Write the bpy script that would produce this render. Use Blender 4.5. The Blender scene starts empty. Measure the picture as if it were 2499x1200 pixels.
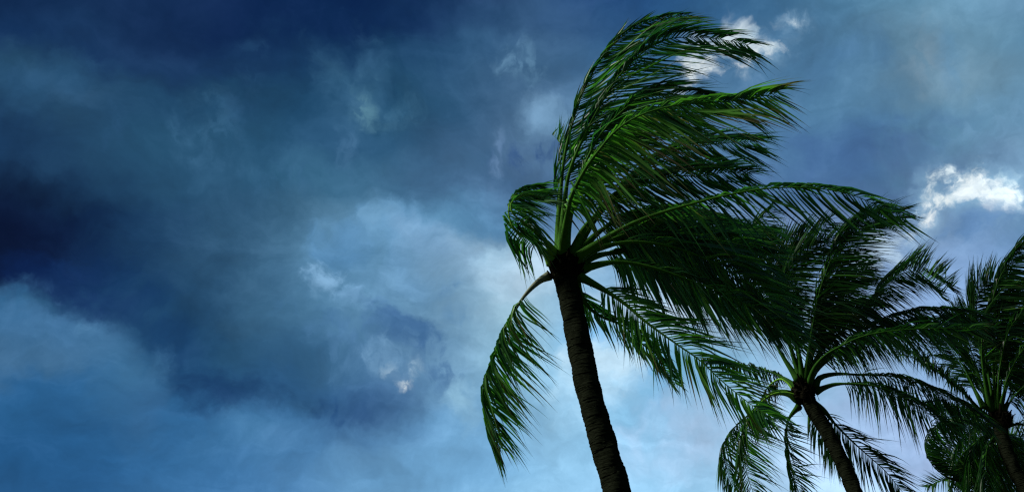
import bpy, math, random
import numpy as np
from mathutils import Vector, Matrix, Euler

scene = bpy.context.scene
COL = scene.collection
R_ = math.radians

# ------------------------------------------------------------------ camera
PITCH = R_(30)
EYE = Vector((0, 0, 1.6))
FPX = 2082.0                                   # focal length in pixels of the 2499 px wide photograph
cam_d = bpy.data.cameras.new('camera')
cam_d.sensor_width = 36
cam_d.lens = 36 * FPX / 2499
cam_d.clip_end = 6000
cam = bpy.data.objects.new('camera', cam_d)
cam.location = EYE
cam.rotation_euler = (R_(90) + PITCH, 0, 0)
COL.objects.link(cam)
scene.camera = cam
RIGHT = Vector((1, 0, 0))
FWD = Vector((0, math.cos(PITCH), math.sin(PITCH)))
UP = Vector((0, -math.sin(PITCH), math.cos(PITCH)))
nR, nF, nU = (np.array(v) for v in (RIGHT, FWD, UP))

scene.view_settings.view_transform = 'Standard'
scene.view_settings.look = 'None'
scene.view_settings.exposure = 2.3
scene.view_settings.gamma = 1
scene.view_settings.use_curve_mapping = False
scene.cycles.use_denoising = False
scene.cycles.max_bounces = 5
scene.cycles.transparent_max_bounces = 4
scene.cycles.filter_width = 1.3

# ------------------------------------------------------------------ sun behind thin cloud
SUN_DIR = Vector((-0.74, -0.16, 0.65)).normalized()          # towards the sun
sun_d = bpy.data.lights.new('sun', 'SUN')
sun_d.energy = 1.5
sun_d.angle = R_(12)
sun_d.color = (1.0, 0.97, 0.9)
sun = bpy.data.objects.new('sun', sun_d)
sun.rotation_euler = SUN_DIR.to_track_quat('Z', 'Y').to_euler()
COL.objects.link(sun)

# ------------------------------------------------------------------ sky: storm clouds over the Nishita sky
def lin(c):
    f = lambda x: x / 12.92 if x <= 0.04045 else ((x + 0.055) / 1.055) ** 2.4
    return np.array([f(max(0.0, v) / 255.0) for v in c])

SKY_X = [0, 190, 380, 570, 760, 950, 1140, 1330, 1520, 1710, 1900, 2090, 2280, 2499]
SKY_Y = [0, 110, 220, 330, 440, 550, 660, 770, 880, 990, 1090, 1200]
SKY = [
 [(6,36,76),(10,42,84),(16,46,88),(2,28,76),(2,32,78),(4,32,80),(24,54,98),(40,76,120),(26,66,118),(46,92,140),(66,114,154),(76,126,164),(104,154,186),(98,142,178)],
 [(14,50,96),(20,54,98),(24,58,102),(14,44,90),(16,52,96),(12,46,92),(30,76,118),(58,100,144),(44,90,138),(50,100,148),(72,118,158),(78,124,160),(110,152,180),(92,142,178)],
 [(34,76,108),(36,76,112),(28,70,108),(28,72,110),(24,68,106),(34,84,118),(36,78,120),(70,110,148),(60,110,155),(82,130,172),(82,130,172),(80,128,166),(118,154,178),(98,146,182)],
 [(14,48,90),(34,76,116),(34,80,116),(36,84,120),(26,70,112),(38,86,126),(48,90,132),(90,130,170),(88,130,170),(86,130,172),(78,124,170),(76,122,166),(98,146,180),(106,152,190)],
 [(2,16,52),(14,48,90),(34,78,114),(38,84,122),(44,98,134),(56,106,146),(60,100,142),(66,102,146),(80,120,165),(80,120,165),(76,114,162),(72,110,160),(92,124,165),(110,152,186)],
 [(0,10,40),(4,32,78),(20,58,98),(40,84,122),(52,98,132),(92,146,188),(78,136,182),(90,140,190),(110,150,190),(110,150,190),(110,145,195),(125,155,205),(140,172,210),(95,140,185)],
 [(0,14,52),(4,34,78),(20,58,98),(36,78,116),(72,124,162),(90,142,184),(122,164,200),(166,204,230),(140,185,220),(120,160,200),(115,152,198),(125,160,208),(140,172,214),(105,145,190)],
 [(44,96,138),(30,80,122),(16,56,98),(34,78,116),(70,124,166),(80,130,172),(116,166,206),(160,208,236),(130,182,222),(150,190,222),(160,195,225),(160,186,225),(140,175,220),(110,150,200)],
 [(54,100,142),(56,106,150),(38,90,132),(26,70,108),(48,100,146),(66,110,156),(104,156,198),(136,192,228),(140,190,225),(120,175,215),(165,195,225),(165,190,230),(145,178,225),(125,160,210)],
 [(36,92,140),(42,98,148),(50,108,154),(28,72,112),(52,100,146),(60,102,150),(116,168,206),(150,198,230),(140,195,230),(110,175,220),(160,195,230),(165,190,230),(150,180,225),(140,170,215)],
 [(28,82,130),(40,96,146),(46,104,156),(60,114,160),(72,126,174),(96,148,190),(104,164,212),(140,195,232),(140,195,232),(140,190,228),(165,195,230),(170,195,235),(155,185,230),(150,180,225)],
 [(36,90,140),(36,92,144),(56,112,162),(58,114,166),(78,132,182),(110,164,206),(124,180,222),(146,200,236),(150,200,236),(155,198,235),(175,202,235),(180,205,240),(165,195,235),(160,190,230)],
]
def tone(c, x, y):
    r_, g_, b_ = c
    if y < 900 and x < 1350: g_ *= .965; b_ *= .93; r_ = r_ * 1.0 + 1
    if x > 1650 and y < 560: r_ *= .98; g_ *= .97; b_ *= .95
    if x > 1650 and y > 860: r_ *= .94; b_ *= .99
    return (r_, g_, b_)
SKY = [[tone(c, SKY_X[i], SKY_Y[j]) for i, c in enumerate(row)] for j, row in enumerate(SKY)]
SKYL = np.array([[lin(c) for c in row] for row in SKY])

def sky_at(px, py):
    px = min(max(px, 0), 2499); py = min(max(py, 0), 1200)
    i = min(max(np.searchsorted(SKY_X, px) - 1, 0), len(SKY_X) - 2)
    j = min(max(np.searchsorted(SKY_Y, py) - 1, 0), len(SKY_Y) - 2)
    a = (px - SKY_X[i]) / (SKY_X[i + 1] - SKY_X[i]); b = (py - SKY_Y[j]) / (SKY_Y[j + 1] - SKY_Y[j])
    return ((SKYL[j, i] * (1 - a) + SKYL[j, i + 1] * a) * (1 - b) + (SKYL[j + 1, i] * (1 - a) + SKYL[j + 1, i + 1] * a) * b)

def ray(px, py):
    return (FWD + RIGHT * ((px - 1249.5) / FPX) + UP * ((600 - py) / FPX))

world = bpy.data.worlds.new('World')
scene.world = world
world.use_nodes = True
wt = world.node_tree
wt.nodes.clear()
N, LK = wt.nodes, wt.links

class Sock:
    pass
def vmath(op, a, b=None, c=None):
    n = N.new('ShaderNodeVectorMath'); n.operation = op
    for k, x in enumerate((a, b, c)):
        if x is None: continue
        if isinstance(x, bpy.types.NodeSocket): LK.new(x, n.inputs[k])
        else: n.inputs[k].default_value = x
    return n.outputs['Value'] if op in ('DOT_PRODUCT', 'LENGTH') else n.outputs['Vector']
def math_(op, a, b=None, c=None):
    n = N.new('ShaderNodeMath'); n.operation = op
    for k, x in enumerate((a, b, c)):
        if x is None: continue
        if isinstance(x, bpy.types.NodeSocket): LK.new(x, n.inputs[k])
        else: n.inputs[k].default_value = x
    return n.outputs[0]
def maprange(v, a, b, c, d, smooth=True):
    n = N.new('ShaderNodeMapRange'); n.interpolation_type = 'SMOOTHSTEP' if smooth else 'LINEAR'
    LK.new(v, n.inputs['Value'])
    for k, x in zip(('From Min', 'From Max', 'To Min', 'To Max'), (a, b, c, d)): n.inputs[k].default_value = x
    return n.outputs[0]
def noise(vec, scale, detail=4, rough=0.55, dist=0.0):
    n = N.new('ShaderNodeTexNoise'); n.noise_dimensions = '3D'
    LK.new(vec, n.inputs['Vector'])
    n.inputs['Scale'].default_value = scale; n.inputs['Detail'].default_value = detail
    n.inputs['Roughness'].default_value = rough; n.inputs['Distortion'].default_value = dist
    return n
def mixcol(f, a, b):
    n = N.new('ShaderNodeMix'); n.data_type = 'RGBA'
    for s, x in ((n.inputs[0], f), (n.inputs[6], a), (n.inputs[7], b)):
        if isinstance(x, bpy.types.NodeSocket): LK.new(x, s)
        else: s.default_value = x
    return n.outputs[2]

tc = N.new('ShaderNodeTexCoord')
D = tc.outputs['Generated']
n1 = noise(D, 5.0, 5, 0.55)
n2 = noise(D, 14.0, 5, 0.6)
w1 = vmath('MULTIPLY', vmath('SUBTRACT', n1.outputs['Color'], (.5, .5, .5)), (0.15, 0.15, 0.15))
w2 = vmath('MULTIPLY', vmath('SUBTRACT', n2.outputs['Color'], (.5, .5, .5)), (0.07, 0.07, 0.07))
DW = vmath('ADD', vmath('ADD', D, w1), w2)              # turbulent direction
DS = vmath('ADD', D, vmath('MULTIPLY', w2, (0.7, 0.7, 0.7)))
puff = noise(DS, 24.0, 4, 0.5, 0.4).outputs['Fac']
puff2 = math_('MULTIPLY_ADD', noise(DS, 72.0, 5, 0.55, 0.3).outputs['Fac'], 0.65, math_('MULTIPLY', puff, 0.65))
puff2 = math_('ADD', puff2, -0.15)
U0, U1 = -0.56, 0.56
V = [(-0.30 + 0.60 * k / 13) for k in range(14)]
u = vmath('DOT_PRODUCT', DW, tuple(RIGHT))
v = vmath('DOT_PRODUCT', DW, tuple(UP))
uf = maprange(u, U0, U1, 0, 1, False)
cur = None
for k, vv in enumerate(V):
    ramp = N.new('ShaderNodeValToRGB'); cr = ramp.color_ramp; cr.interpolation = 'B_SPLINE'
    ns = 20
    while len(cr.elements) < ns: cr.elements.new(0.5)
    for i in range(ns):
        uu = U0 + (U1 - U0) * i / (ns - 1)
        w = math.sqrt(max(0.2, 1 - uu * uu - vv * vv))
        c = sky_at(1249.5 + FPX * uu / w, 600 - FPX * vv / w)
        cr.elements[i].position = i / (ns - 1)
        cr.elements[i].color = (*c, 1)
    LK.new(uf, ramp.inputs['Fac'])
    cur = ramp.outputs['Color'] if cur is None else mixcol(maprange(v, V[k - 1], vv, 0, 1), cur, ramp.outputs['Color'])
tm = N.new('ShaderNodeMapping'); tm.vector_type = 'POINT'
tm.inputs['Rotation'].default_value = (0.0, 0.5, 0.2); tm.inputs['Scale'].default_value = (1.5, 1.0, 0.8)
LK.new(DS, tm.inputs['Vector'])
lump = maprange(noise(DS, 115.0, 4, 0.6, 0.2).outputs['Fac'], 0.40, 0.60, 0.42, 1.0)
torn = maprange(noise(tm.outputs[0], 38.0, 5, 0.55, 0.8).outputs['Fac'], 0.38, 0.64, 0.15, 1.0)

def bank(px, py, sx, sy, rot, col, soft=0.35, fray=0.9, op=1.0, src=None):
    """one cloud bank or gap: an elliptical patch of sky in the direction (px, py), its rim frayed by turbulence"""
    global cur
    d = ray(px, py).normalized()
    r = RIGHT * math.cos(R_(rot)) + UP * math.sin(R_(rot))
    r = (r - d * r.dot(d)).normalized()
    q = d.cross(r)
    src = src or DS
    a = vmath('DOT_PRODUCT', src, tuple(r * (FPX / sx)))
    b = vmath('DOT_PRODUCT', src, tuple(q * (FPX / sy)))
    rr = math_('SQRT', math_('ADD', math_('MULTIPLY', a, a), math_('MULTIPLY', b, b)))
    rr = math_('MULTIPLY_ADD', puff2 if min(sx, sy) < 50 and op >= 0.8 else puff, -4.2 * fray, math_('ADD', rr, 2.1 * fray))
    if isinstance(soft, tuple):                       # crisp crest, soft underside
        w = maprange(rr, 0.0, 1.25, op, 0.0)
        LK.new(maprange(b, -0.45, 0.45, soft[1], soft[0]), w.node.inputs['From Min'])
    else:
        w = maprange(rr, soft, 1.25, op, 0.0)
    if op <= 0.8 and not isinstance(soft, tuple) and max(sx, sy) < 115:   # thin cloud: torn by the wind
        w = math_('MULTIPLY', w, torn)
    if op >= 0.8 and min(sx, sy) < 42 and sum(col) > 540:                 # lit rims: broken into small lumps
        w = math_('MULTIPLY', w, lump)
    cur = mixcol(w, cur, (*lin(col), 1))

BANKS = [
 # px, py, sx, sy, rot, colour, soft, fray, opacity
 # dark bank, then the pale one rising under it
 (30, 570, 230, 130, 0, (0,9,42), -0.2, 0.3, 0.95),
 (110, 690, 150, 62, -18, (4,30,76), 0.3, 0.5, 0.8),
 (270, 730, 160, 90, -30, (12,46,90), 0.1, 0.4, 0.8),
 (420, 840, 130, 95, -50, (20,60,102), 0.1, 0.4, 0.8),
 (535, 955, 130, 62, 0, (20,55,98), 0.1, 0.5, 0.8),
 (700, 985, 110, 40, -5, (36,76,116), 0.1, 0.6, 0.7),
 (0, 790, 105, 85, 0, (56,104,146), (-1.0,.35), 0.4, 0.75),
 (95, 822, 100, 75, 0, (58,106,148), (-1.0,.35), 0.45, 0.75),
 (185, 842, 100, 75, -10, (58,106,148), (-1.0,.35), 0.45, 0.75),
 (262, 868, 90, 78, -20, (60,108,148), (-1.0,.35), 0.45, 0.75),
 (312, 945, 80, 90, -35, (60,110,150), (-1.0,.3), 0.45, 0.75),
 (345, 1030, 80, 80, -30, (54,104,150), (-1.0,.25), 0.45, 0.7),
 (430, 1100, 110, 70, 0, (54,108,156), (-1.0,.25), 0.45, 0.7),
 (540, 1095, 110, 70, 10, (58,112,158), (-1.0,.25), 0.45, 0.7),
 (630, 1072, 90, 72, 5, (66,120,164), (-1.0,.3), 0.45, 0.8),
 (720, 1100, 95, 66, -15, (74,126,172), (-1.0,.3), 0.45, 0.75),
 (215, 800, 30, 26, 0, (74,122,160), 0.0, 0.7, 0.6),
 (30, 735, 45, 30, -10, (44,96,138), 0.0, 0.8, 0.7),
 # wisps high on the dark side
 (880, 220, 100, 130, 20, (54,98,132), 0.0, 0.6, 0.7),
 (882, 215, 40, 36, 20, (84,130,150), 0.0, 0.9, 0.55),
 (878, 262, 44, 34, 0, (90,136,154), 0.0, 0.9, 0.6),
 (902, 302, 34, 30, 0, (86,132,154), 0.0, 0.9, 0.5),
 (980, 270, 55, 80, 15, (64,110,142), 0.0, 0.9, 0.5),
 (1265, 165, 70, 60, 0, (86,126,158), 0.0, 0.6, 0.8),
 (1335, 285, 80, 58, 0, (110,150,184), 0.3, 0.4, 0.9),
 (1300, 375, 100, 45, 10, (46,80,130), 0.1, 0.5, 0.75),
 (1215, 390, 22, 70, -12, (104,138,176), 0.0, 0.7, 0.7),
 (840, 380, 26, 60, 15, (66,108,144), 0.0, 0.8, 0.7),
 (515, 330, 60, 90, -35, (54,98,132), 0.0, 0.7, 0.8),
 (600, 200, 40, 110, -10, (40,80,118), 0.0, 0.7, 0.6),
 (100, 200, 160, 60, 5, (40,82,118), 0.0, 0.6, 0.7),
 (280, 310, 40, 100, -20, (44,84,122), 0.0, 0.7, 0.6),
 (680, 440, 110, 50, 10, (54,98,134), 0.0, 0.8, 0.6),
 # the light cloud in the middle and the dark one under it
 (870, 620, 110, 90, 30, (86,138,182), (-1.0,.3), 0.5, 0.75),
 (960, 580, 110, 80, 0, (100,150,190), (-1.0,.35), 0.5, 0.8),
 (925, 545, 55, 42, 10, (106,154,190), (-.6,.35), 0.6, 0.8),
 (1060, 615, 120, 70, -15, (118,160,196), (-1.0,.35), 0.5, 0.8),
 (1150, 630, 90, 60, -20, (136,174,204), (-1.0,.3), 0.5, 0.8),
 (1230, 660, 90, 70, 0, (158,198,224), (-1.0,.5), 0.5, 0.8),
 (1000, 690, 120, 60, 0, (110,158,198), 0.0, 0.6, 0.6),
 (800, 700, 48, 42, -20, (116,160,196), (-.6,.3), 0.7, 0.85),
 (850, 735, 50, 40, -30, (106,152,190), (-.6,.3), 0.7, 0.8),
 (800, 790, 100, 40, -20, (66,112,154), 0.1, 0.7, 0.6),
 (1000, 800, 110, 55, -25, (58,100,146), 0.1, 0.65, 0.85),
 (1075, 850, 90, 65, -50, (62,104,148), 0.1, 0.65, 0.8),
 (1085, 930, 70, 80, 10, (66,108,152), 0.1, 0.65, 0.75),
 (1085, 712, 36, 30, 30, (84,128,170), 0.0, 0.9, 0.7),
 (1110, 770, 40, 36, 40, (92,138,178), 0.0, 0.9, 0.6),
 (880, 850, 110, 70, 0, (76,120,160), 0.1, 0.7, 0.6),
 (900, 1015, 165, 75, 5, (40,78,122), -0.3, 0.4, 0.9),
 (830, 1000, 70, 50, 0, (32,74,124), 0.0, 0.5, 0.7),
 (960, 895, 75, 60, 0, (108,150,184), 0.0, 0.7, 0.7),
 (995, 900, 34, 26, 30, (158,186,204), 0.0, 0.7, 0.7),
 (952, 912, 26, 24, 0, (160,186,204), 0.0, 0.7, 0.65),
 (972, 932, 22, 22, 0, (200,212,218), 0.0, 0.7, 0.8),
 (1120, 985, 60, 75, 20, (138,184,212), (-.6,.4), 0.7, 0.85),
 (1095, 1010, 30, 26, 0, (110,156,192), 0.0, 0.7, 0.6),
 (1160, 860, 40, 40, 0, (132,176,206), 0.0, 0.9, 0.6),
 (950, 1110, 130, 40, 5, (104,156,198), 0.0, 0.5, 0.5),
 (1320, 660, 150, 90, 10, (190,218,238), -0.5, 0.4, 0.95),
 (1600, 760, 260, 90, 0, (186,208,230), -0.4, 0.4, 0.95),
 (1750, 1050, 260, 170, 0, (180,208,240), -0.4, 0.4, 0.9),
 (2250, 1080, 260, 150, 0, (172,194,234), -0.4, 0.4, 0.9),
 (1430, 815, 130, 60, -10, (112,176,224), -0.3, 0.5, 0.85),
 (1480, 910, 105, 80, 0, (184,216,236), (-.8,.6), 0.45, 0.95),
 (1420, 970, 100, 80, 0, (172,210,234), (-.8,.4), 0.45, 0.85),
 (1600, 900, 60, 110, 15, (120,182,228), -0.2, 0.6, 0.8),
 # bright breaks: a pale glow, then the lit rims
 (2370, 480, 210, 120, 15, (110,152,190), -0.6, 0.5, 0.6),
 (1800, 125, 180, 95, 10, (98,142,182), -0.6, 0.5, 0.6),
 (1850, 130, 110, 62, 10, (128,168,198), 0.0, 0.6, 0.8),
 (1840, 138, 56, 26, 12, (246,251,252), -0.4, 1.1, 1.0),
 (1880, 128, 34, 16, 0, (214,232,240), 0.0, 0.7, 0.85),
 (1770, 108, 100, 60, 15, (222,236,243), -0.5, 1.0, 0.95),
 (1695, 160, 76, 40, 45, (240,250,252), -0.4, 1.0, 0.95),
 (1855, 80, 30, 22, 0, (172,200,218), 0.0, 0.7, 0.8),
 (1942, 54, 40, 24, 0, (124,164,196), 0.0, 0.7, 0.8),
 (1940, 54, 19, 10, 0, (212,230,240), 0.0, 0.6, 0.8),
 (1725, 205, 40, 30, 0, (92,134,178), 0.0, 0.7, 0.7),
 (2265, 150, 50, 95, 5, (124,152,172), 0.0, 0.4, 0.7),
 (2320, 150, 30, 90, 5, (92,140,176), 0.0, 0.5, 0.6),
 (2080, 370, 190, 70, 10, (66,102,152), 0.0, 0.5, 0.7),
 (1840, 230, 90, 40, 10, (104,146,186), 0.0, 0.7, 0.6),
 (2040, 140, 120, 60, 15, (76,120,160), 0.0, 0.6, 0.6),
 (2400, 300, 110, 60, 20, (116,160,194), 0.0, 0.6, 0.6),
 (2385, 465, 130, 80, 5, (136,178,208), 0.0, 0.6, 0.8),
 (2275, 525, 85, 45, 45, (166,202,226), 0.0, 0.6, 0.8),
 (2336, 425, 40, 30, 0, (222,240,247), -0.5, 1.25, 0.9),
 (2382, 450, 42, 32, 0, (236,248,252), -0.5, 1.25, 0.95),
 (2414, 474, 44, 30, 0, (248,254,255), -0.5, 1.25, 1.0),
 (2462, 430, 32, 22, 20, (184,218,234), -0.5, 1.25, 0.8),
 (2474, 484, 46, 20, 10, (226,246,252), -0.5, 1.25, 0.9),
 (2352, 482, 48, 24, 20, (216,236,246), -0.5, 1.25, 0.9),
 (2308, 500, 38, 22, 40, (236,249,253), -0.35, 1.1, 1.0),
 (2270, 530, 42, 24, 45, (248,254,255), -0.35, 1.1, 1.0),
 (2330, 470, 60, 34, 35, (238,249,253), -0.4, 1.2, 0.9),
 (2440, 500, 50, 24, 0, (236,249,253), -0.4, 1.2, 0.9),
 (2235, 552, 36, 20, 45, (228,242,250), -0.4, 1.1, 0.9),
 (2375, 548, 95, 36, 12, (96,136,182), (0.3,-.3), 0.55, 0.85),
 (2230, 585, 60, 30, 30, (116,156,198), 0.0, 0.6, 0.7),
 (2150, 605, 80, 42, 45, (186,212,234), 0.0, 0.6, 0.9),
 (2240, 590, 26, 20, 0, (170,200,228), 0.0, 0.7, 0.6),
]
for b_ in BANKS:
    bank(*b_)
# soft relief of the cloud base: billows, then finer wisps drawn out along the wind
m1 = noise(DS, 6.5, 9, 0.62, 0.5).outputs['Fac']
st = N.new('ShaderNodeMapping'); st.vector_type = 'POINT'
st.inputs['Rotation'].default_value = (0.3, 0.5, 0.6); st.inputs['Scale'].default_value = (1.0, 1.0, 2.6)
LK.new(DS, st.inputs['Vector'])
m2 = noise(st.outputs[0], 11.0, 7, 0.6, 0.8).outputs['Fac']
relief = math_('MULTIPLY', maprange(m1, 0.27, 0.73, 0.75, 1.30, False), maprange(m2, 0.28, 0.72, 0.88, 1.13, False))
gain = N.new('ShaderNodeVectorMath'); gain.operation = 'SCALE'
LK.new(cur, gain.inputs[0]); LK.new(relief, gain.inputs['Scale'])
lift = vmath('SCALE', (0.05, 0.054, 0.05)); LK.new(math_('MULTIPLY', math_('MAXIMUM', math_('SUBTRACT', relief, 1.0), 0.0), math_('MULTIPLY', vmath('DOT_PRODUCT', cur, (.3, .5, .2)), 7.0)), lift.node.inputs['Scale'])
cur = vmath('ADD', gain.outputs[0], lift)


nish = N.new('ShaderNodeTexSky'); nish.sky_type = 'NISHITA'; nish.sun_disc = False
nish.sun_elevation = math.asin(SUN_DIR.z)
nish.sun_rotation = math.atan2(SUN_DIR.x, SUN_DIR.y)
bg_sky = N.new('ShaderNodeBackground'); LK.new(nish.outputs['Color'], bg_sky.inputs['Color']); bg_sky.inputs['Strength'].default_value = 0.05
bg_cloud = N.new('ShaderNodeBackground'); LK.new(cur, bg_cloud.inputs['Color']); bg_cloud.inputs['Strength'].default_value = 0.203
mixs = N.new('ShaderNodeMixShader'); mixs.inputs[0].default_value = 0.993          # cloud cover
LK.new(bg_sky.outputs[0], mixs.inputs[1]); LK.new(bg_cloud.outputs[0], mixs.inputs[2])
wo = N.new('ShaderNodeOutputWorld'); LK.new(mixs.outputs[0], wo.inputs['Surface'])

# ------------------------------------------------------------------ materials
def new_mat(name):
    m = bpy.data.materials.new(name); m.use_nodes = True
    m.node_tree.nodes.clear()
    return m, m.node_tree.nodes, m.node_tree.links

def leaf_material(name, dark, mid, pale, trans=0.3):
    m, n, l = new_mat(name)
    at = n.new('ShaderNodeAttribute'); at.attribute_name = 'tint'
    al = n.new('ShaderNodeAttribute'); al.attribute_name = 'along'
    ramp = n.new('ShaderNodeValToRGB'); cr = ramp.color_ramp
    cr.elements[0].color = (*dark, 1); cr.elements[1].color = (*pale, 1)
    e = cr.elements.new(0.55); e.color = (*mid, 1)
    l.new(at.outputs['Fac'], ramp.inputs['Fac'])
    # brown dry tips on some leaflets
    mr = n.new('ShaderNodeMapRange'); mr.inputs['From Min'].default_value = 1.45; mr.inputs['From Max'].default_value = 1.75
    ad = n.new('ShaderNodeMath'); ad.operation = 'ADD'
    l.new(at.outputs['Fac'], ad.inputs[0]); l.new(al.outputs['Fac'], ad.inputs[1]); l.new(ad.outputs[0], mr.inputs['Value'])
    mx = n.new('ShaderNodeMix'); mx.data_type = 'RGBA'
    l.new(mr.outputs[0], mx.inputs[0]); l.new(ramp.outputs['Color'], mx.inputs[6]); mx.inputs[7].default_value = (0.10, 0.085, 0.04, 1)
    p = n.new('ShaderNodeBsdfPrincipled'); l.new(mx.outputs[2], p.inputs['Base Color'])
    p.inputs['Roughness'].default_value = 0.42; p.inputs['Specular IOR Level'].default_value = 0.2
    t = n.new('ShaderNodeBsdfTranslucent')
    tm = n.new('ShaderNodeMix'); tm.data_type = 'RGBA'; tm.blend_type = 'MULTIPLY'; tm.inputs[0].default_value = 1
    l.new(mx.outputs[2], tm.inputs[6]); tm.inputs[7].default_value = (0.9, 1.3, 0.6, 1)
    l.new(tm.outputs[2], t.inputs['Color'])
    ms = n.new('ShaderNodeMixShader'); ms.inputs[0].default_value = trans
    l.new(p.outputs[0], ms.inputs[1]); l.new(t.outputs[0], ms.inputs[2])
    o = n.new('ShaderNodeOutputMaterial'); l.new(ms.outputs[0], o.inputs['Surface'])
    return m

def rough_material(name, c0, c1, scale, rough=0.85, bump=0.3, stretch=(1, 1, 1), spec=0.25):
    m, n, l = new_mat(name)
    tcn = n.new('ShaderNodeTexCoord'); mp = n.new('ShaderNodeMapping'); mp.inputs['Scale'].default_value = stretch
    l.new(tcn.outputs['Object'], mp.inputs['Vector'])
    nz = n.new('ShaderNodeTexNoise'); nz.inputs['Scale'].default_value = scale; nz.inputs['Detail'].default_value = 8; nz.inputs['Roughness'].default_value = 0.65
    l.new(mp.outputs['Vector'], nz.inputs['Vector'])
    ramp = n.new('ShaderNodeValToRGB'); ramp.color_ramp.elements[0].position = 0.32; ramp.color_ramp.elements[1].position = 0.7
    ramp.color_ramp.elements[0].color = (*c0, 1); ramp.color_ramp.elements[1].color = (*c1, 1)
    l.new(nz.outputs['Fac'], ramp.inputs['Fac'])
    p = n.new('ShaderNodeBsdfPrincipled'); l.new(ramp.outputs['Color'], p.inputs['Base Color'])
    p.inputs['Roughness'].default_value = rough; p.inputs['Specular IOR Level'].default_value = spec
    b = n.new('ShaderNodeBump'); b.inputs['Strength'].default_value = bump; b.inputs['Distance'].default_value = 0.01
    l.new(nz.outputs['Fac'], b.inputs['Height']); l.new(b.outputs[0], p.inputs['Normal'])
    o = n.new('ShaderNodeOutputMaterial'); l.new(p.outputs[0], o.inputs['Surface'])
    return m

LEAF = leaf_material('palm_leaf', (0.006, 0.030, 0.011), (0.017, 0.080, 0.026), (0.082, 0.240, 0.030), 0.45)
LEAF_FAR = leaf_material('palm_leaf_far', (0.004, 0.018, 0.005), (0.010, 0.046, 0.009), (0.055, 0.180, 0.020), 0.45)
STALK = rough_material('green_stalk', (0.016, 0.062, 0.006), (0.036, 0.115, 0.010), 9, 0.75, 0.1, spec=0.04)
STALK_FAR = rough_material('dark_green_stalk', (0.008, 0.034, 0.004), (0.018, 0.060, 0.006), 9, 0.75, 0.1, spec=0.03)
STALK_LIT = rough_material('lit_yellow_green_stalk', (0.06, 0.17, 0.012), (0.12, 0.27, 0.022), 9, 0.7, 0.1, spec=0.05)  # brighter copy of the stalk green: sunlight painted into the colour
STALK_DRY = rough_material('dry_stalk', (0.05, 0.075, 0.035), (0.15, 0.17, 0.11), 9, 0.7, 0.2)
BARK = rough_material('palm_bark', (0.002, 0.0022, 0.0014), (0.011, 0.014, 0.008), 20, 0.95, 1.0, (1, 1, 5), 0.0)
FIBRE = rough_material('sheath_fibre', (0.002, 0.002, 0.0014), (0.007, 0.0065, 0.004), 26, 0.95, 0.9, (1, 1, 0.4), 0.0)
GROUND = rough_material('grassy_sand', (0.02, 0.03, 0.01), (0.05, 0.05, 0.03), 1.7, 0.95, 0.4, spec=0.1)

# ------------------------------------------------------------------ helpers
def link_mesh(name, verts, faces, mat, parent=None, smooth=True, attrs=None):
    me = bpy.data.meshes.new(name)
    me.from_pydata([tuple(p) for p in verts] if not isinstance(verts, np.ndarray) else verts.tolist(), [], faces if isinstance(faces, list) else faces.tolist())
    if smooth: me.polygons.foreach_set('use_smooth', [True] * len(me.polygons))
    for k, a in (attrs or {}).items():
        at = me.attributes.new(k, 'FLOAT', 'POINT'); at.data.foreach_set('value', np.asarray(a, dtype=np.float32))
    me.materials.append(mat)
    o = bpy.data.objects.new(name, me)
    COL.objects.link(o)
    if parent is not None: o.parent = parent
    return o

def P(px, py, depth):
    return np.array(EYE + ray(px, py) * depth)

def spline(pts, n):
    """Catmull-Rom through pts, n samples evenly spaced along its length"""
    p = np.asarray(pts, float)
    p = np.vstack([2 * p[0] - p[1], p, 2 * p[-1] - p[-2]])
    out = []
    for i in range(1, len(p) - 2):
        t = np.linspace(0, 1, 24, endpoint=False)[:, None]
        a, b, c, d = p[i - 1], p[i], p[i + 1], p[i + 2]
        out.append(0.5 * (2 * b + (c - a) * t + (2 * a - 5 * b + 4 * c - d) * t ** 2 + (3 * b - a - 3 * c + d) * t ** 3))
    out = np.vstack(out + [p[-2][None]])
    s = np.concatenate([[0], np.cumsum(np.linalg.norm(np.diff(out, axis=0), axis=1))])
    q = np.linspace(0, s[-1], n)
    return np.stack([np.interp(q, s, out[:, k]) for k in range(3)], 1), s[-1]

def unit(a):
    return a / np.maximum(np.linalg.norm(a, axis=-1, keepdims=True), 1e-9)

def tube(path, radii, sides=8, flat=1.0, ref=None):
    path = np.asarray(path); n = len(path)
    T = unit(np.gradient(path, axis=0))
    ref = np.array(nF if ref is None else ref)
    S = unit(np.cross(T, ref)); B = np.cross(S, T)
    a = np.linspace(0, 2 * math.pi, sides, endpoint=False)
    ca, sa = np.cos(a), np.sin(a)
    V_ = path[:, None, :] + radii[:, None, None] * (S[:, None, :] * ca[None, :, None] + flat * B[:, None, :] * sa[None, :, None])
    F = []
    for i in range(n - 1):
        for k in range(sides):
            k2 = (k + 1) % sides
            F.append((i * sides + k, i * sides + k2, (i + 1) * sides + k2, (i + 1) * sides + k))
    V_ = V_.reshape(-1, 3)
    F.append(tuple(range(sides))[::-1]); F.append(tuple((n - 1) * sides + k for k in range(sides)))
    return V_, F

def rel(pts, o):
    return np.asarray(pts) - np.array(o)

def prof(t):
    return np.interp(t, [0, .08, .3, .6, .85, 1], [.55, .8, 1, .95, .72, .44])

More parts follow.
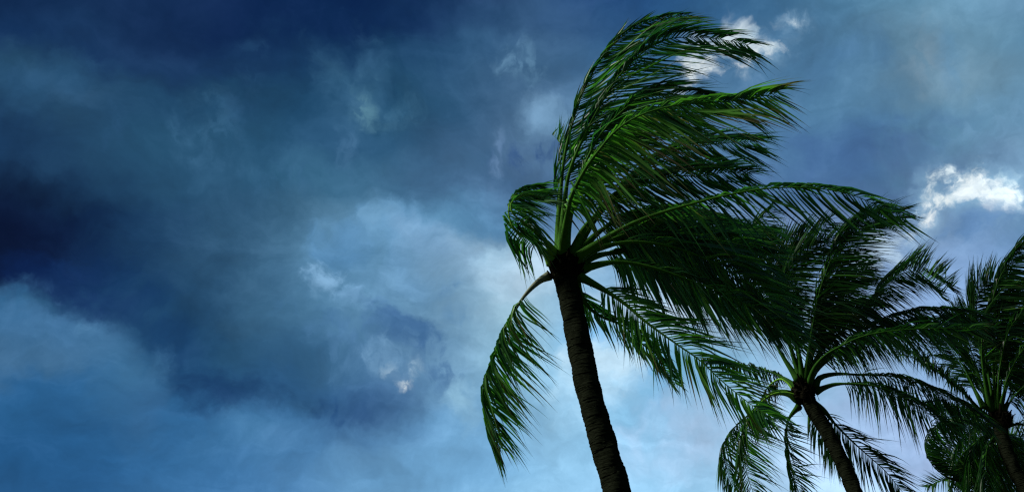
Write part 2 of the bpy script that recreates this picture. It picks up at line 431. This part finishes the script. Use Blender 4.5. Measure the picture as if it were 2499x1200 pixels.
def leaflet_blades(rng, base, T, t, sgn, ang, zc, L, width, droop, calm, sections, fold):
    """all leaflets of one side; returns verts (n, sections, k, 3) and their tint / along values"""
    n = len(t)
    bend = (5 * np.sin(t * 17 + rng.uniform(0, 6)) + 5 * np.sin(t * 41 + rng.uniform(0, 6)) + 3 * np.sin(t * 97 + rng.uniform(0, 6)))
    a = ang + bend * calm + rng.normal(0, 3.5, n) * calm + np.where(rng.random(n) < 0.07, rng.normal(0, 18, n), 0)
    a = np.radians(a)
    z = zc + rng.normal(0, 0.12, n)
    tgt = unit(np.cos(a)[:, None] * nR + np.sin(a)[:, None] * nU + z[:, None] * nF)
    Tp = unit(T - (T @ nF)[:, None] * nF * 0.6)
    side = unit(np.cross(nF, Tp)) * sgn
    nat = unit(0.55 * T + 0.8 * side + 0.35 * zc * nF)
    LL = L * rng.uniform(0.78, 1.16, n) * np.where(rng.random(n) < 0.06, rng.uniform(.35, .8, n), 1)
    s = np.linspace(0, 1, sections)
    pos = np.zeros((n, sections, 3)); dirs = np.zeros((n, sections, 3))
    p = base.copy(); fine = 16
    grav = np.array([0, 0, -1.0])
    kk = 0; step = 1.0 / (fine - 1); track = []; dtrack = []
    dr = droop * rng.uniform(0.4, 1.6, n) + np.where(rng.random(n) < 0.12, rng.uniform(0, 1.1, n), 0)
    for i in range(fine):
        si = i * step
        w = min(1.0, si / 0.32); w = w * w * (3 - 2 * w)
        w = 0.35 + 0.65 * w
        d = unit(nat * (1 - w) + tgt * w + grav * (dr * si ** 2)[:, None])
        track.append(p.copy()); dtrack.append(d)
        p = p + d * (LL * step)[:, None]
    track = np.stack(track, 1); dtrack = np.stack(dtrack, 1)
    idx = s * (fine - 1); i0 = np.clip(idx.astype(int), 0, fine - 2); f = (idx - i0)[None, :, None]
    pos = track[:, i0] * (1 - f) + track[:, i0 + 1] * f
    dirs = unit(dtrack[:, i0] * (1 - f) + dtrack[:, i0 + 1] * f)
    nb = unit(-nF + rng.normal(0, 0.55, (n, 3)) + 0.25 * np.array([0, 0, 1.0]))
    wv = unit(np.cross(dirs, nb[:, None, :]))
    nn = np.cross(wv, dirs)
    wp = np.interp(s, [0, .1, .35, .6, .82, 1], [.35, .9, 1, .62, .20, .02])
    ww = (width * rng.uniform(.75, 1.15, n))[:, None] * wp[None] * 0.5
    if fold:
        V_ = np.stack([pos - wv * ww[..., None], pos - nn * ww[..., None] * 0.35, pos + wv * ww[..., None]], 2)
    else:
        V_ = np.stack([pos - wv * ww[..., None], pos + wv * ww[..., None]], 2)
    tint = np.clip(0.42 + 0.12 * np.sin(t * 23 + rng.uniform(0, 6)) + rng.normal(0, 0.22, n), 0, 1)
    return V_, np.repeat(tint, sections * V_.shape[2]), np.tile(np.repeat(s, V_.shape[2]), n)

def grid_faces(n, sections, k):
    i, j, m = np.meshgrid(np.arange(n), np.arange(sections - 1), np.arange(k - 1), indexing='ij')
    o = (i * sections + j) * k + m
    return np.stack([o, o + 1, o + k + 1, o + k], -1).reshape(-1, 4)

LEAFLET_LIMIT = 300

def make_frond(palm, spec, depth, leaf, seed, near, budget):
    rng = np.random.default_rng(seed)
    pts = spec['pts']; m = len(pts)
    dm, de = spec.get('z', (0.0, 0.0))
    tt = np.linspace(0, 1, m)
    dz = np.interp(tt, [0, .5, 1], [0, dm, de])
    w3 = [P(x, y, depth + q) for (x, y), q in zip(pts, dz)]
    path, length = spline(w3, 40)
    O = np.array(palm.location)
    path = path - O
    sc = spec.get('girth', 1.0)
    tq = np.linspace(0, 1, 40)
    rad = sc * np.interp(tq, [0, .06, .2, .5, 1], [.088, .054, .024, .011, .0025])
    V_, F = tube(path, rad, 10 if near else 6, 0.75)
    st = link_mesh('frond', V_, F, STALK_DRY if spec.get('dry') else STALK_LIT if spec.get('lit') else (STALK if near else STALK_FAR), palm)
    if spec.get('label'): st['label'] = spec['label']
    # leaflets
    t0 = spec.get('t0', 0.22)
    gap = spec.get('gap', 0.026 if near else 0.024)
    n = max(8, int(length * (1 - t0) / gap))
    sections, fold = (7, True) if near else (6, False)
    k = 3 if fold else 2
    verts, tints, alongs = [], [], []
    for key, sgn in (('B', 1), ('A', -1)) if spec.get('swap') else (('A', 1), ('B', -1)):
        ang = spec.get(key)
        if ang is None: continue
        t = np.sort(np.clip((np.arange(n) + 0.5 + rng.normal(0, .25, n)) / n, 0, 1))
        for q_ in range(4):                            # leaflets torn away in places
            c_ = rng.uniform(.02, .95); t = t[np.abs(t - c_) > rng.uniform(.002, .012)]
        if spec.get('thin'): t = t[rng.random(len(t)) > spec['thin']]
        tl = t0 + (1 - t0) * t
        base = np.stack([np.interp(tl, tq, path[:, c]) for c in range(3)], 1)
        T = np.gradient(path, axis=0); T = unit(np.stack([np.interp(tl, tq, T[:, c]) for c in range(3)], 1))
        av = np.interp(t, np.linspace(0, 1, len(ang)), ang)
        zl = spec.get('zs', (-0.25, 0.25))
        zc = zl[0] if sgn > 0 else zl[1]
        L = 1.18 * spec.get('L', 0.9) * prof(t) * (spec.get('LB', 1.0) if sgn < 0 else 1.0)
        W = spec.get('w', 0.030 if near else 0.028)
        V3, ti, al = leaflet_blades(rng, base, T, t, sgn, av, zc, L, W * (0.6 + 0.4 * prof(t)), spec.get('droop', 0.3), spec.get('calm', 1.0), sections, fold)
        verts.append(V3); tints.append(ti); alongs.append(al)
    V3 = np.concatenate(verts); ti = np.concatenate(tints) + spec.get('tint', 0.0) + (0.1 if near else 0.0); al = np.concatenate(alongs)  # added tint paints sunlight into chosen fronds and the near palm
    per = sections * k
    total = len(V3)
    if spec.get('single') and budget[0] > 0:
        take = min(total, budget[0]); budget[0] -= take
        order = list(range(total))
        # the tip end of both sides comes first
        cnts = [len(x) for x in verts]
        pos_t = np.concatenate([np.linspace(0, 1, c) for c in cnts])
        order.sort(key=lambda q: -pos_t[q])
        sel = order[:take]; rest = order[take:]
        f1 = grid_faces(1, sections, k)
        for q in sel:
            link_mesh('leaflet', V3[q].reshape(-1, 3), f1, leaf, st, True,
                      {'tint': ti[q * per:(q + 1) * per], 'along': al[q * per:(q + 1) * per]})
    else:
        rest = list(range(total))
    if rest:
        rest = np.array(sorted(rest))
        ix = (rest[:, None] * per + np.arange(per)[None]).ravel()
        o = link_mesh('leaflets', V3[rest].reshape(-1, 3), grid_faces(len(rest), sections, k), leaf, st, True,
                      {'tint': ti[ix], 'along': al[ix]})
        o['kind'] = 'stuff'
    return st

def make_trunk(palm, pix, depth_y, r_top, r_base, seed, ring=0.04, sides=28):
    """ringed trunk: through the pixels pix (top first) on the upright plane at depth_y, then on down to the ground"""
    rng = np.random.default_rng(seed)
    pts = []
    for i, (x, y) in enumerate(pix):
        r = ray(x, y); pts.append(np.array(EYE + r * (depth_y / r.y)))
    d = unit(pts[-1] - pts[-2])
    p = pts[-1].copy(); lean = d.copy()
    while p[2] > 0.05:
        lean = unit(lean * 0.8 + np.array([0, 0, -1.0]) * 0.2)
        p = p + lean * min(0.8, max(0.15, p[2])); p[2] = max(p[2], -0.03); pts.append(p.copy())
    O = np.array(palm.location)
    ln = np.sum(np.linalg.norm(np.diff(np.array(pts), axis=0), axis=1))
    nring = int(ln / ring)
    n = nring * 4 + 1
    path, ln = spline(pts, n * 3)
    wd = rng.uniform(.55, 1.5, nring); ed = np.concatenate([[0], np.cumsum(wd) / wd.sum()])
    q = np.concatenate([np.linspace(ed[i], ed[i + 1], 4, endpoint=False) for i in range(nring)] + [[1.0]])
    path = np.stack([np.interp(q, np.linspace(0, 1, n * 3), path[:, c]) for c in range(3)], 1)
    saw = (np.arange(n) % 4) / 4.0
    path = path - O
    T = unit(np.gradient(path, axis=0))
    S = unit(np.cross(T, np.array([0.0, 1.0, 0.0]))); B = np.cross(S, T)
    a = np.linspace(0, 2 * math.pi, sides, endpoint=False)
    s = q
    rad = np.interp(s, [0, .05, .6, .93, 1], [r_top * 1.12, r_top, (r_top + r_base) / 2, r_base, r_base * 1.5])
    ringamp = np.repeat(rng.uniform(0.4, 1.3, nring + 1), 4)[:n]
    V_ = np.zeros((n, sides, 3))
    ph = rng.uniform(0, 6, 8)
    lump = np.zeros((n, sides))
    for q in range(8):
        lump += np.sin(a[None] * (q % 4 + 1) + s[:, None] * ln * (2 + 3.1 * q) + ph[q]) * 0.0025
    rr = rad[:, None] + (saw[:, None] - 0.5) * 0.008 * ringamp[:, None] * np.repeat(rng.uniform(.2, 1.5, (nring + 1, sides)), 4, axis=0)[:n] + lump + rng.normal(0, 0.002, (n, sides))
    tilt = 0.016 * np.sin(a[None] + np.repeat(rng.uniform(0, 6, nring + 1), 4)[:n, None])
    V_ = path[:, None] + S[:, None] * (rr * np.cos(a))[..., None] + B[:, None] * (rr * np.sin(a))[..., None] + T[:, None] * tilt[..., None]
    F = [(i * sides + k, i * sides + (k + 1) % sides, (i + 1) * sides + (k + 1) % sides, (i + 1) * sides + k) for i in range(n - 1) for k in range(sides)]
    F.append(tuple(range(sides))[::-1])
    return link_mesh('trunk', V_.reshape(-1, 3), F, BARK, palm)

def make_sheath(palm, centre, axis, r, h, seed):
    """fibrous brown mass where the frond stalks leave the trunk, with torn leaf bases round it"""
    rng = np.random.default_rng(seed)
    axis = unit(np.array(axis)); ref = np.array([0, 1.0, 0])
    S = unit(np.cross(axis, ref)); B = np.cross(S, axis)
    nz, na = 18, 30
    a = np.linspace(0, 2 * math.pi, na, endpoint=False); s = np.linspace(0, 1, nz)
    base = np.interp(s, [0, .15, .4, .7, 1], [.72, 1.0, 1.12, .85, .30]) * r
    rr = base[:, None] * (1 + 0.10 * np.sin(a * 5 + s[:, None] * 9) + 0.07 * np.sin(a * 11 - s[:, None] * 13) + rng.normal(0, 0.06, (nz, na)))
    V_ = (np.array(centre) - np.array(palm.location)) + S * (rr * np.cos(a))[..., None] + B * (rr * np.sin(a))[..., None] + axis * ((s - 0.45) * h)[:, None, None]
    V_ = V_.reshape(-1, 3)
    F = [(i * na + k, i * na + (k + 1) % na, (i + 1) * na + (k + 1) % na, (i + 1) * na + k) for i in range(nz - 1) for k in range(na)]
    F.append(tuple(range(na))[::-1]); F.append(tuple((nz - 1) * na + k for k in range(na)))
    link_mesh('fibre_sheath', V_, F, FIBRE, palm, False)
    c0 = np.array(centre) - np.array(palm.location)
    for q in range(24):                                   # stubs of old leaf bases
        an = rng.uniform(0, 6.28); z = rng.uniform(-0.45, 0.2) * h
        out = S * math.cos(an) + B * math.sin(an)
        p0 = c0 + out * r * 0.85 + axis * z
        p1 = p0 + out * r * rng.uniform(.2, .5) + axis * rng.uniform(.02, .16)
        p2 = p1 + out * r * rng.uniform(.0, .3) + axis * rng.uniform(.02, .12)
        path, _ = spline([p0, p1, p2], 7)
        v2, f2 = tube(path, np.linspace(.05, .012, 7) * r / .2, 6, .5, axis)
        link_mesh('leaf_base', v2, f2, FIBRE, palm, False)
    for q in range(10):                                   # loose hanging fibres
        an = rng.uniform(0, 6.28)
        out = S * math.cos(an) + B * math.sin(an)
        p0 = c0 + out * r * 0.95 - axis * h * rng.uniform(.1, .45)
        p1 = p0 + out * .05 + np.array([rng.uniform(-.02, .06), 0, -.08]); p2 = p1 + np.array([rng.uniform(0, .1), 0, -rng.uniform(.08, .2)])
        path, _ = spline([p0, p1, p2], 7)
        v2, f2 = tube(path, np.linspace(.005, .002, 7), 4)
        link_mesh('fibre', v2, f2, FIBRE, palm)

def make_palm(label, crown, depth_y, trunk, r_top, r_base, fronds, leaf, seed, near=False, sheath=0.2, fill=0, fill_of=(0, 0)):
    r = ray(*crown)
    depth = depth_y / r.y
    c = np.array(EYE + r * depth)
    base = ray(*trunk[-1]); base = EYE + base * (depth_y / base.y)
    palm = bpy.data.objects.new('palm_tree', None)
    palm.empty_display_size = 0.3
    COL.objects.link(palm)
    palm.location = (base.x + 0.5, depth_y, 0)
    palm['label'] = label; palm['category'] = 'palm tree'; palm['group'] = 'coconut palms bent by the storm'
    bpy.context.view_layer.update()
    make_trunk(palm, trunk, depth_y, r_top, r_base, seed)
    t1 = ray(*trunk[1]); t1 = np.array(EYE + t1 * (depth_y / t1.y))
    make_sheath(palm, c, c - t1, sheath, sheath * 2.4, seed + 1)
    budget = [LEAFLET_LIMIT if near else 0]
    extra = []
    rg = random.Random(seed)
    for rep in range(fill):                        # further fronds deeper in the crown, each bent its own way
        for f in fronds[fill_of[0]:fill_of[1]]:
            g_ = dict(f); g_.pop('label', None); g_.pop('single', None)
            jx, jy = rg.uniform(-38, 38), rg.uniform(-34, 34); m = len(f['pts']) - 1
            g_['pts'] = [(x + jx * (q / m), y + jy * (q / m)) for q, (x, y) in enumerate(f['pts'])]
            g_['z'] = (f['z'][0] + rg.uniform(.2, .7), f['z'][1] + rg.uniform(.3, 1.1))
            g_['A'] = [v_ + rg.uniform(-8, 8) for v_ in f['A']]; g_['B'] = [v_ + rg.uniform(-8, 8) for v_ in f['B']]
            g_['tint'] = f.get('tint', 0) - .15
            extra.append(g_)
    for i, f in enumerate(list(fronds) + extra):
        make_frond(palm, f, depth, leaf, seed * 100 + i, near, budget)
    return palm

def fr(pts, A, B, z=(0, 0), **k):
    return dict(pts=pts, A=A, B=B, z=z, **k)

# ------------------------------------------------------------------ ground
gn = 40
gx = np.sign(np.linspace(-1, 1, gn)) * np.abs(np.linspace(-1, 1, gn)) ** 3 * 2500
gv = [(x, y, 0.0) for y in gx for x in gx]
gf = [(j * gn + i, j * gn + i + 1, (j + 1) * gn + i + 1, (j + 1) * gn + i) for j in range(gn - 1) for i in range(gn - 1)]
g = link_mesh('ground', gv, gf, GROUND); g['kind'] = 'structure'

# ------------------------------------------------------------------ the near palm
F1 = [
 # back of the crown first
 fr([(1368,630),(1366,540),(1362,450),(1372,360),(1350,330)], (110,95,80), (80,70,60), (0.5,1.0), L=.45, thin=.55, t0=.3, girth=.6),
 fr([(1368,625),(1364,560),(1368,470),(1378,380),(1400,290),(1432,205),(1478,130),(1535,78),(1600,48),(1680,36)], (52,38,16,0), (66,56,40,14), (0.6,1.3), L=.8, LB=.45, t0=.22),
 fr([(1372,625),(1374,560),(1385,440),(1415,355),(1455,275),(1494,208),(1536,158),(1600,106),(1660,92),(1740,94),(1826,110)], (24,8,-8,-30), (40,36,24,-4), (0.3,0.5), L=.95, LB=.8, t0=.2),
 fr([(1375,625),(1392,520),(1420,420),(1465,330),(1530,262),(1600,230),(1716,238)], (10,0,-5,-10), (22,14,6,2), (0.1,0.2), L=1.0, t0=.2),
 fr([(1378,625),(1395,520),(1440,410),(1500,330),(1580,290),(1680,300)], (0,-10,-15), (18,10,0), (0.5,0.9), L=.95, t0=.2),
 fr([(1395,625),(1435,545),(1520,472),(1632,432),(1704,430),(1780,420),(1830,426)], (-40,-32,-30,-32), (28,12,14,5), (0.3,0.5), L=.75, t0=.2),
 fr([(1395,630),(1450,540),(1540,440),(1640,370),(1760,350),(1850,345)], (-30,-30,-22), (15,10,0), (0.8,1.5), L=.9, t0=.2),
 fr([(1400,630),(1470,560),(1560,520),(1680,530),(1790,560),(1880,560)], (-50,-45,-40), (-10,-12,-20), (0.7,1.2), L=.9, t0=.2),
 fr([(1400,632),(1480,590),(1580,560),(1692,580),(1772,588),(1824,608),(1885,640)], (-48,-40,-35), (10,4,-5), (0.5,0.9), L=.85, t0=.2),
 fr([(1400,640),(1425,622),(1460,606),(1540,590),(1640,602),(1732,636),(1792,672),(1850,710),(1925,790)], (-62,-52,-45,-50), (-6,-14,-22,-28), (-0.1,-0.2), L=.9, t0=.22),
 fr([(1400,650),(1470,620),(1560,615),(1660,650),(1740,700),(1810,760)], (-70,-60,-55), (-20,-25,-35), (0.6,1.0), L=.85, t0=.2),
 # the long frond over the second palm
 fr([(1395,645),(1420,620),(1480,580),(1543,545),(1610,520),(1690,497),(1770,477),(1870,460),(1970,458),(2060,470),(2140,500),(2205,526)], (-58,-50,-42,-32), (-34,-20,-14,-20), (-0.6,-1.0), L=.84, LB=.7, t0=.3, single=True, droop=.05, calm=.6, gap=.046, w=.034, label='longest frond, streaming out over the smaller palm behind'),
 fr([(1400,662),(1425,657),(1450,648),(1510,639),(1583,650),(1680,682),(1780,722),(1870,770),(1945,815)], (-75,-62,-55,-48), (-30,-28,-24,-26), (-0.2,-0.4), L=.82, t0=.16),
 fr([(1402,690),(1425,735),(1460,768),(1523,796),(1556,828),(1610,880),(1645,935)], (-72,-60,-56), (-22,-28,-40), (0.6,1.0), L=.42, t0=.06, LB=1.1),
 fr([(1400,668),(1425,680),(1483,712),(1530,745),(1570,780),(1617,815),(1663,847),(1710,880),(1757,925),(1803,963),(1841,992),(1885,1020)], (-86,-78,-68,-54), (-10,-14,-20,-28), (-0.7,-1.3), L=.66, LB=1.3, tint=.3, t0=.14, droop=.15),  # raised tint paints its sunlit leaflets
 # left side: the two stalks blown over the crown, sunlight painted into their green
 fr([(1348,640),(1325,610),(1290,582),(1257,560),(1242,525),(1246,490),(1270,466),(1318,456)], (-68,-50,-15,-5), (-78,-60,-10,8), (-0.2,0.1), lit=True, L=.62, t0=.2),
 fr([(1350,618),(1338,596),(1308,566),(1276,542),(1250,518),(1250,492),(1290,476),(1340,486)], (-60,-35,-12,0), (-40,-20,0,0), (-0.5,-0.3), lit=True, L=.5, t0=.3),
 # the front frond folded by the wind, sunlight painted into its leaf tint
 fr([(1372,630),(1376,590),(1383,535),(1396,476),(1432,408),(1466,362),(1500,322),(1540,293),(1588,272),(1652,257),(1732,251),(1795,247),(1848,238),(1898,226)], (-60,-44,-28,-22,-30), (-38,-28,-14,-4,20), (-0.7,-0.8), L=.92, t0=.17, w=.036, tint=.4, label='sunlit bright green frond with its tip blown out to the side'),
 # the broken frond hanging on the left of the trunk, its lit green painted by tint
 fr([(1342,672),(1318,684),(1290,710),(1264,745),(1229,813),(1203,883),(1189,943),(1193,1013),(1204,1050),(1222,1092)], (-30,-42,-48,-50), (-54,-58,-62,-66), (-0.2,-0.3), L=.78, t0=.17, w=.030, dry=True, single=True, swap=True, tint=.2, girth=.72, gap=.019, label='frond with a pale bent stalk, hanging down beside the trunk'),
]
make_palm('largest coconut palm, nearest, its whole crown blown sideways by the wind', (1383,650), 9.2,
          [(1376,640),(1382,687),(1402,780),(1429,920),(1466,1060),(1506,1195)], .140, .165, F1, LEAF, 11, True, .17, 1, (7, 11))

# ------------------------------------------------------------------ the second palm
F2 = [
 fr([(1950,930),(1905,860),(1862,780),(1830,700),(1824,620),(1842,555),(1882,508)], (40,30,10,-15), (110,75,50,40), (0.8,1.3), L=.75, t0=.2),
 fr([(1955,930),(1925,840),(1895,760),(1880,680),(1905,610),(1960,570)], (-30,-10,10,30), (60,65,70,60), (0.5,0.9), L=.85, t0=.2),
 fr([(1960,930),(1945,830),(1925,750),(1920,680),(1950,630),(2010,600),(2060,570)], (-20,-10,0,10), (60,60,55,40), (0.2,0.4), L=.85, t0=.2),
 fr([(1965,930),(1978,830),(1998,720),(2025,640),(2052,580),(2095,545),(2168,528)], (0,-4,8,4), (40,40,40,20), (0,0.2), L=.95, t0=.2),
 fr([(1968,930),(1982,830),(2005,740),(2045,685),(2112,672)], (-25,-15,-6,2), (28,20,12,8), (0.3,0.6), L=.9, t0=.2),
 fr([(1968,930),(1990,850),(2030,780),(2090,750),(2140,760)], (-45,-35,-25), (10,5,0), (0.6,1.0), L=.9, t0=.2),
 fr([(1966,935),(2000,860),(2040,820),(2082,784),(2120,744),(2148,705),(2180,676),(2222,664),(2266,684),(2298,720)], (-40,-38,-30,-25), (30,25,60,40), (0.6,1.2), L=.7, t0=.3, thin=.2),
 fr([(1972,940),(1996,892),(2060,838),(2110,800),(2180,771),(2260,757),(2340,760),(2410,785)], (-62,-55,-48,-35), (-25,-22,-18,-12), (0.3,0.6), L=.8, t0=.2),
 fr([(1972,944),(1986,900),(2012,868),(2048,846),(2100,822),(2160,809),(2260,801),(2390,800)], (-70,-62,-50,-20), (-30,-28,-18,0), (-0.5,-0.9), L=.85, t0=.2, tint=.08, label='frond with a bright midrib pointing at the third palm'),
 fr([(1990,945),(2000,922),(2040,912),(2100,914),(2172,917),(2230,930),(2300,962),(2360,995),(2420,1040)], (-88,-78,-68,-55), (-45,-38,-35,-35), (0.3,0.6), L=.8, t0=.2),
 fr([(1990,955),(2010,946),(2040,937),(2085,936),(2132,941),(2180,957),(2230,985),(2285,1020),(2340,1045)], (-92,-82,-74,-60), (-40,-40,-35,-30), (-0.4,-0.6), L=.85, t0=.2),
 fr([(1985,985),(2010,1000),(2040,1036),(2080,1076),(2120,1112),(2160,1148),(2195,1190),(2230,1235)], (-88,-82,-72,-60), (-18,-20,-24,-30), (-0.3,-0.6), L=.78, t0=.12),
 fr([(1970,985),(1985,1030),(2010,1060),(2040,1110),(2060,1150)], (-100,-95,-85), (-50,-55,-60), (0.6,1.0), L=.6, t0=.1),
 fr([(1945,945),(1916,924),(1892,912),(1855,898),(1810,888),(1760,878),(1712,872)], (-72,-70,-68,-72), (-60,-62,-66,-70), (0.6,1.2), L=.5, t0=.2),
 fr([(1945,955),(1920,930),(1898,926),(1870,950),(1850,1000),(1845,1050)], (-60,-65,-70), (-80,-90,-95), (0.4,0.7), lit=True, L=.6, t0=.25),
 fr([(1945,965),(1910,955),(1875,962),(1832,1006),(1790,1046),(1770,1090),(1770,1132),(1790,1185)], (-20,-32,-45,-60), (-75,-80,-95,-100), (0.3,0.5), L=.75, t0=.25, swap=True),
 fr([(1945,972),(1916,960),(1880,964),(1850,990),(1832,1020),(1816,1072),(1818,1130),(1836,1195),(1860,1240)], (-15,-25,-32,-40), (-70,-85,-110,-120), (-0.5,-0.8), L=.85, t0=.25, swap=True, lit=True, tint=.25),  # stalk and leaflets painted brighter, as sunlit
 fr([(1950,990),(1928,1016),(1920,1040),(1922,1088),(1932,1140),(1948,1196),(1970,1250)], (-12,-25,-38,-45), (-60,-70,-80,-90), (-0.6,-1.0), L=.65, t0=.2, tint=.15, swap=True),
]
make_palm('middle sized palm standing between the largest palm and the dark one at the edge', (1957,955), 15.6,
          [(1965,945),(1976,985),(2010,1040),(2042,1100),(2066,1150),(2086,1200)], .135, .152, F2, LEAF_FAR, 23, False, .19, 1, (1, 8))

# ------------------------------------------------------------------ the third palm
F3 = [
 fr([(2418,1003),(2400,907),(2397,827),(2418,747),(2445,667),(2499,600),(2560,560)], (20,5,-5,-10), (60,50,30,20), (0.3,0.5), L=.8, t0=.2),
 fr([(2425,1000),(2410,900),(2390,800),(2385,730),(2420,690),(2470,690)], (-10,0,10,10), (85,90,80,60), (0.6,1.0), L=.75, t0=.2),
 fr([(2430,1000),(2425,900),(2430,800),(2460,720),(2520,690)], (-20,-10,0), (40,30,20), (0.2,0.4), L=.95, t0=.2),
 fr([(2435,1000),(2440,900),(2465,800),(2520,740)], (-30,-20,-10), (20,15,10), (0.0,0.0), L=.95, t0=.2),
 fr([(2440,1000),(2460,920),(2500,850),(2560,820)], (-40,-35,-25), (10,5,0), (-0.3,-0.5), L=.9, t0=.2),
 fr([(2450,1000),(2490,950),(2540,920)], (-60,-50,-45), (0,-10,-10), (-0.3,-0.5), L=.9, t0=.2),
 fr([(2402,995),(2349,890),(2306,827),(2280,784)], (-60,-50,-20), (175,160,150), (0.6,1.0), L=.55, t0=.2),
 fr([(2415,1000),(2380,900),(2350,820),(2345,750)], (-40,-30,-10), (120,120,110), (0.9,1.5), L=.7, t0=.2),
 fr([(2400,1013),(2349,956),(2279,902),(2226,872),(2180,862)], (-95,-85,-80,-75), (60,70,80,90), (0.1,0.2), L=.42, t0=.2, calm=2.5),
 fr([(2412,1020),(2360,1000),(2300,980),(2240,975)], (-80,-75,-70), (-40,-40,-30), (0.6,1.0), L=.5, t0=.2),
 fr([(2415,1050),(2360,1030),(2300,1036),(2264,1066),(2262,1110),(2290,1148),(2335,1172)], (-25,-10,10,20), (-60,-40,-10,10), (-0.2,-0.3), L=.62, t0=.2),
 fr([(2420,1060),(2390,1070),(2372,1110),(2370,1160),(2375,1220)], (-60,-65,-70), (-100,-105,-110), (-0.4,-0.6), L=.7, t0=.15, swap=True),
 fr([(2430,1060),(2410,1090),(2405,1140),(2412,1200)], (-50,-60,-70), (-100,-110,-120), (-0.6,-0.9), L=.7, t0=.15, swap=True),
 fr([(2440,1060),(2470,1080),(2510,1120),(2540,1180)], (-80,-80,-75), (-30,-35,-40), (0.4,0.6), L=.8, t0=.15),
 fr([(2430,1050),(2380,1080),(2340,1120),(2320,1185)], (-100,-100,-105), (-40,-50,-55), (0.3,0.6), L=.7, t0=.12, swap=True),
 fr([(2440,1050),(2436,1110),(2446,1165),(2466,1225)], (-100,-100,-105), (-50,-55,-60), (0.5,0.9), L=.75, t0=.12),
 fr([(2450,1050),(2482,1100),(2505,1170)], (-95,-95,-90), (-30,-40,-50), (0.1,0.2), L=.8, t0=.12),
 fr([(2432,1030),(2385,1040),(2345,1078),(2328,1145)], (-100,-105,-110), (-30,-45,-60), (0.7,1.1), L=.7, t0=.12),
 fr([(2450,1040),(2490,1035),(2540,1050),(2580,1090)], (-85,-75,-70), (-30,-30,-30), (-0.2,-0.4), L=.85, t0=.15),
]
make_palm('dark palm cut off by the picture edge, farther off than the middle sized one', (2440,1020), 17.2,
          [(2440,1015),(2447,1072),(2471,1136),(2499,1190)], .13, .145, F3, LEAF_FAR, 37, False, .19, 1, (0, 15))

# ------------------------------------------------------------------ a low palm behind the third one
F4 = [
 fr([(2392,1230),(2360,1130),(2352,1060),(2376,1000)], (10,0,-10), (150,130,110), (0,0.2), L=.8, t0=.2, tint=.2),
 fr([(2395,1230),(2385,1120),(2400,1040),(2440,1000)], (-10,-20,-20), (110,90,70), (0.2,0.4), L=.9, t0=.2, tint=.2),
 fr([(2385,1235),(2350,1190),(2310,1170),(2265,1185)], (-80,-95,-110), (120,140,165), (0,0), L=.6, t0=.2, tint=.3),
 fr([(2390,1235),(2370,1160),(2330,1110),(2300,1090)], (-40,-60,-70), (150,150,150), (0.5,0.8), L=.8, t0=.2, tint=.2),
 fr([(2400,1235),(2440,1140),(2480,1080),(2530,1060)], (-60,-50,-40), (80,70,50), (0.3,0.5), L=.9, t0=.2, tint=.3),
 fr([(2405,1240),(2450,1190),(2500,1170),(2550,1180)], (-80,-80,-70), (60,50,40), (0.3,0.5), L=.9, t0=.2, tint=.3),
 fr([(2400,1240),(2420,1160),(2430,1110),(2470,1070)], (-30,-30,-20), (110,90,70), (0.6,0.9), L=.9, t0=.2, tint=.3),
]
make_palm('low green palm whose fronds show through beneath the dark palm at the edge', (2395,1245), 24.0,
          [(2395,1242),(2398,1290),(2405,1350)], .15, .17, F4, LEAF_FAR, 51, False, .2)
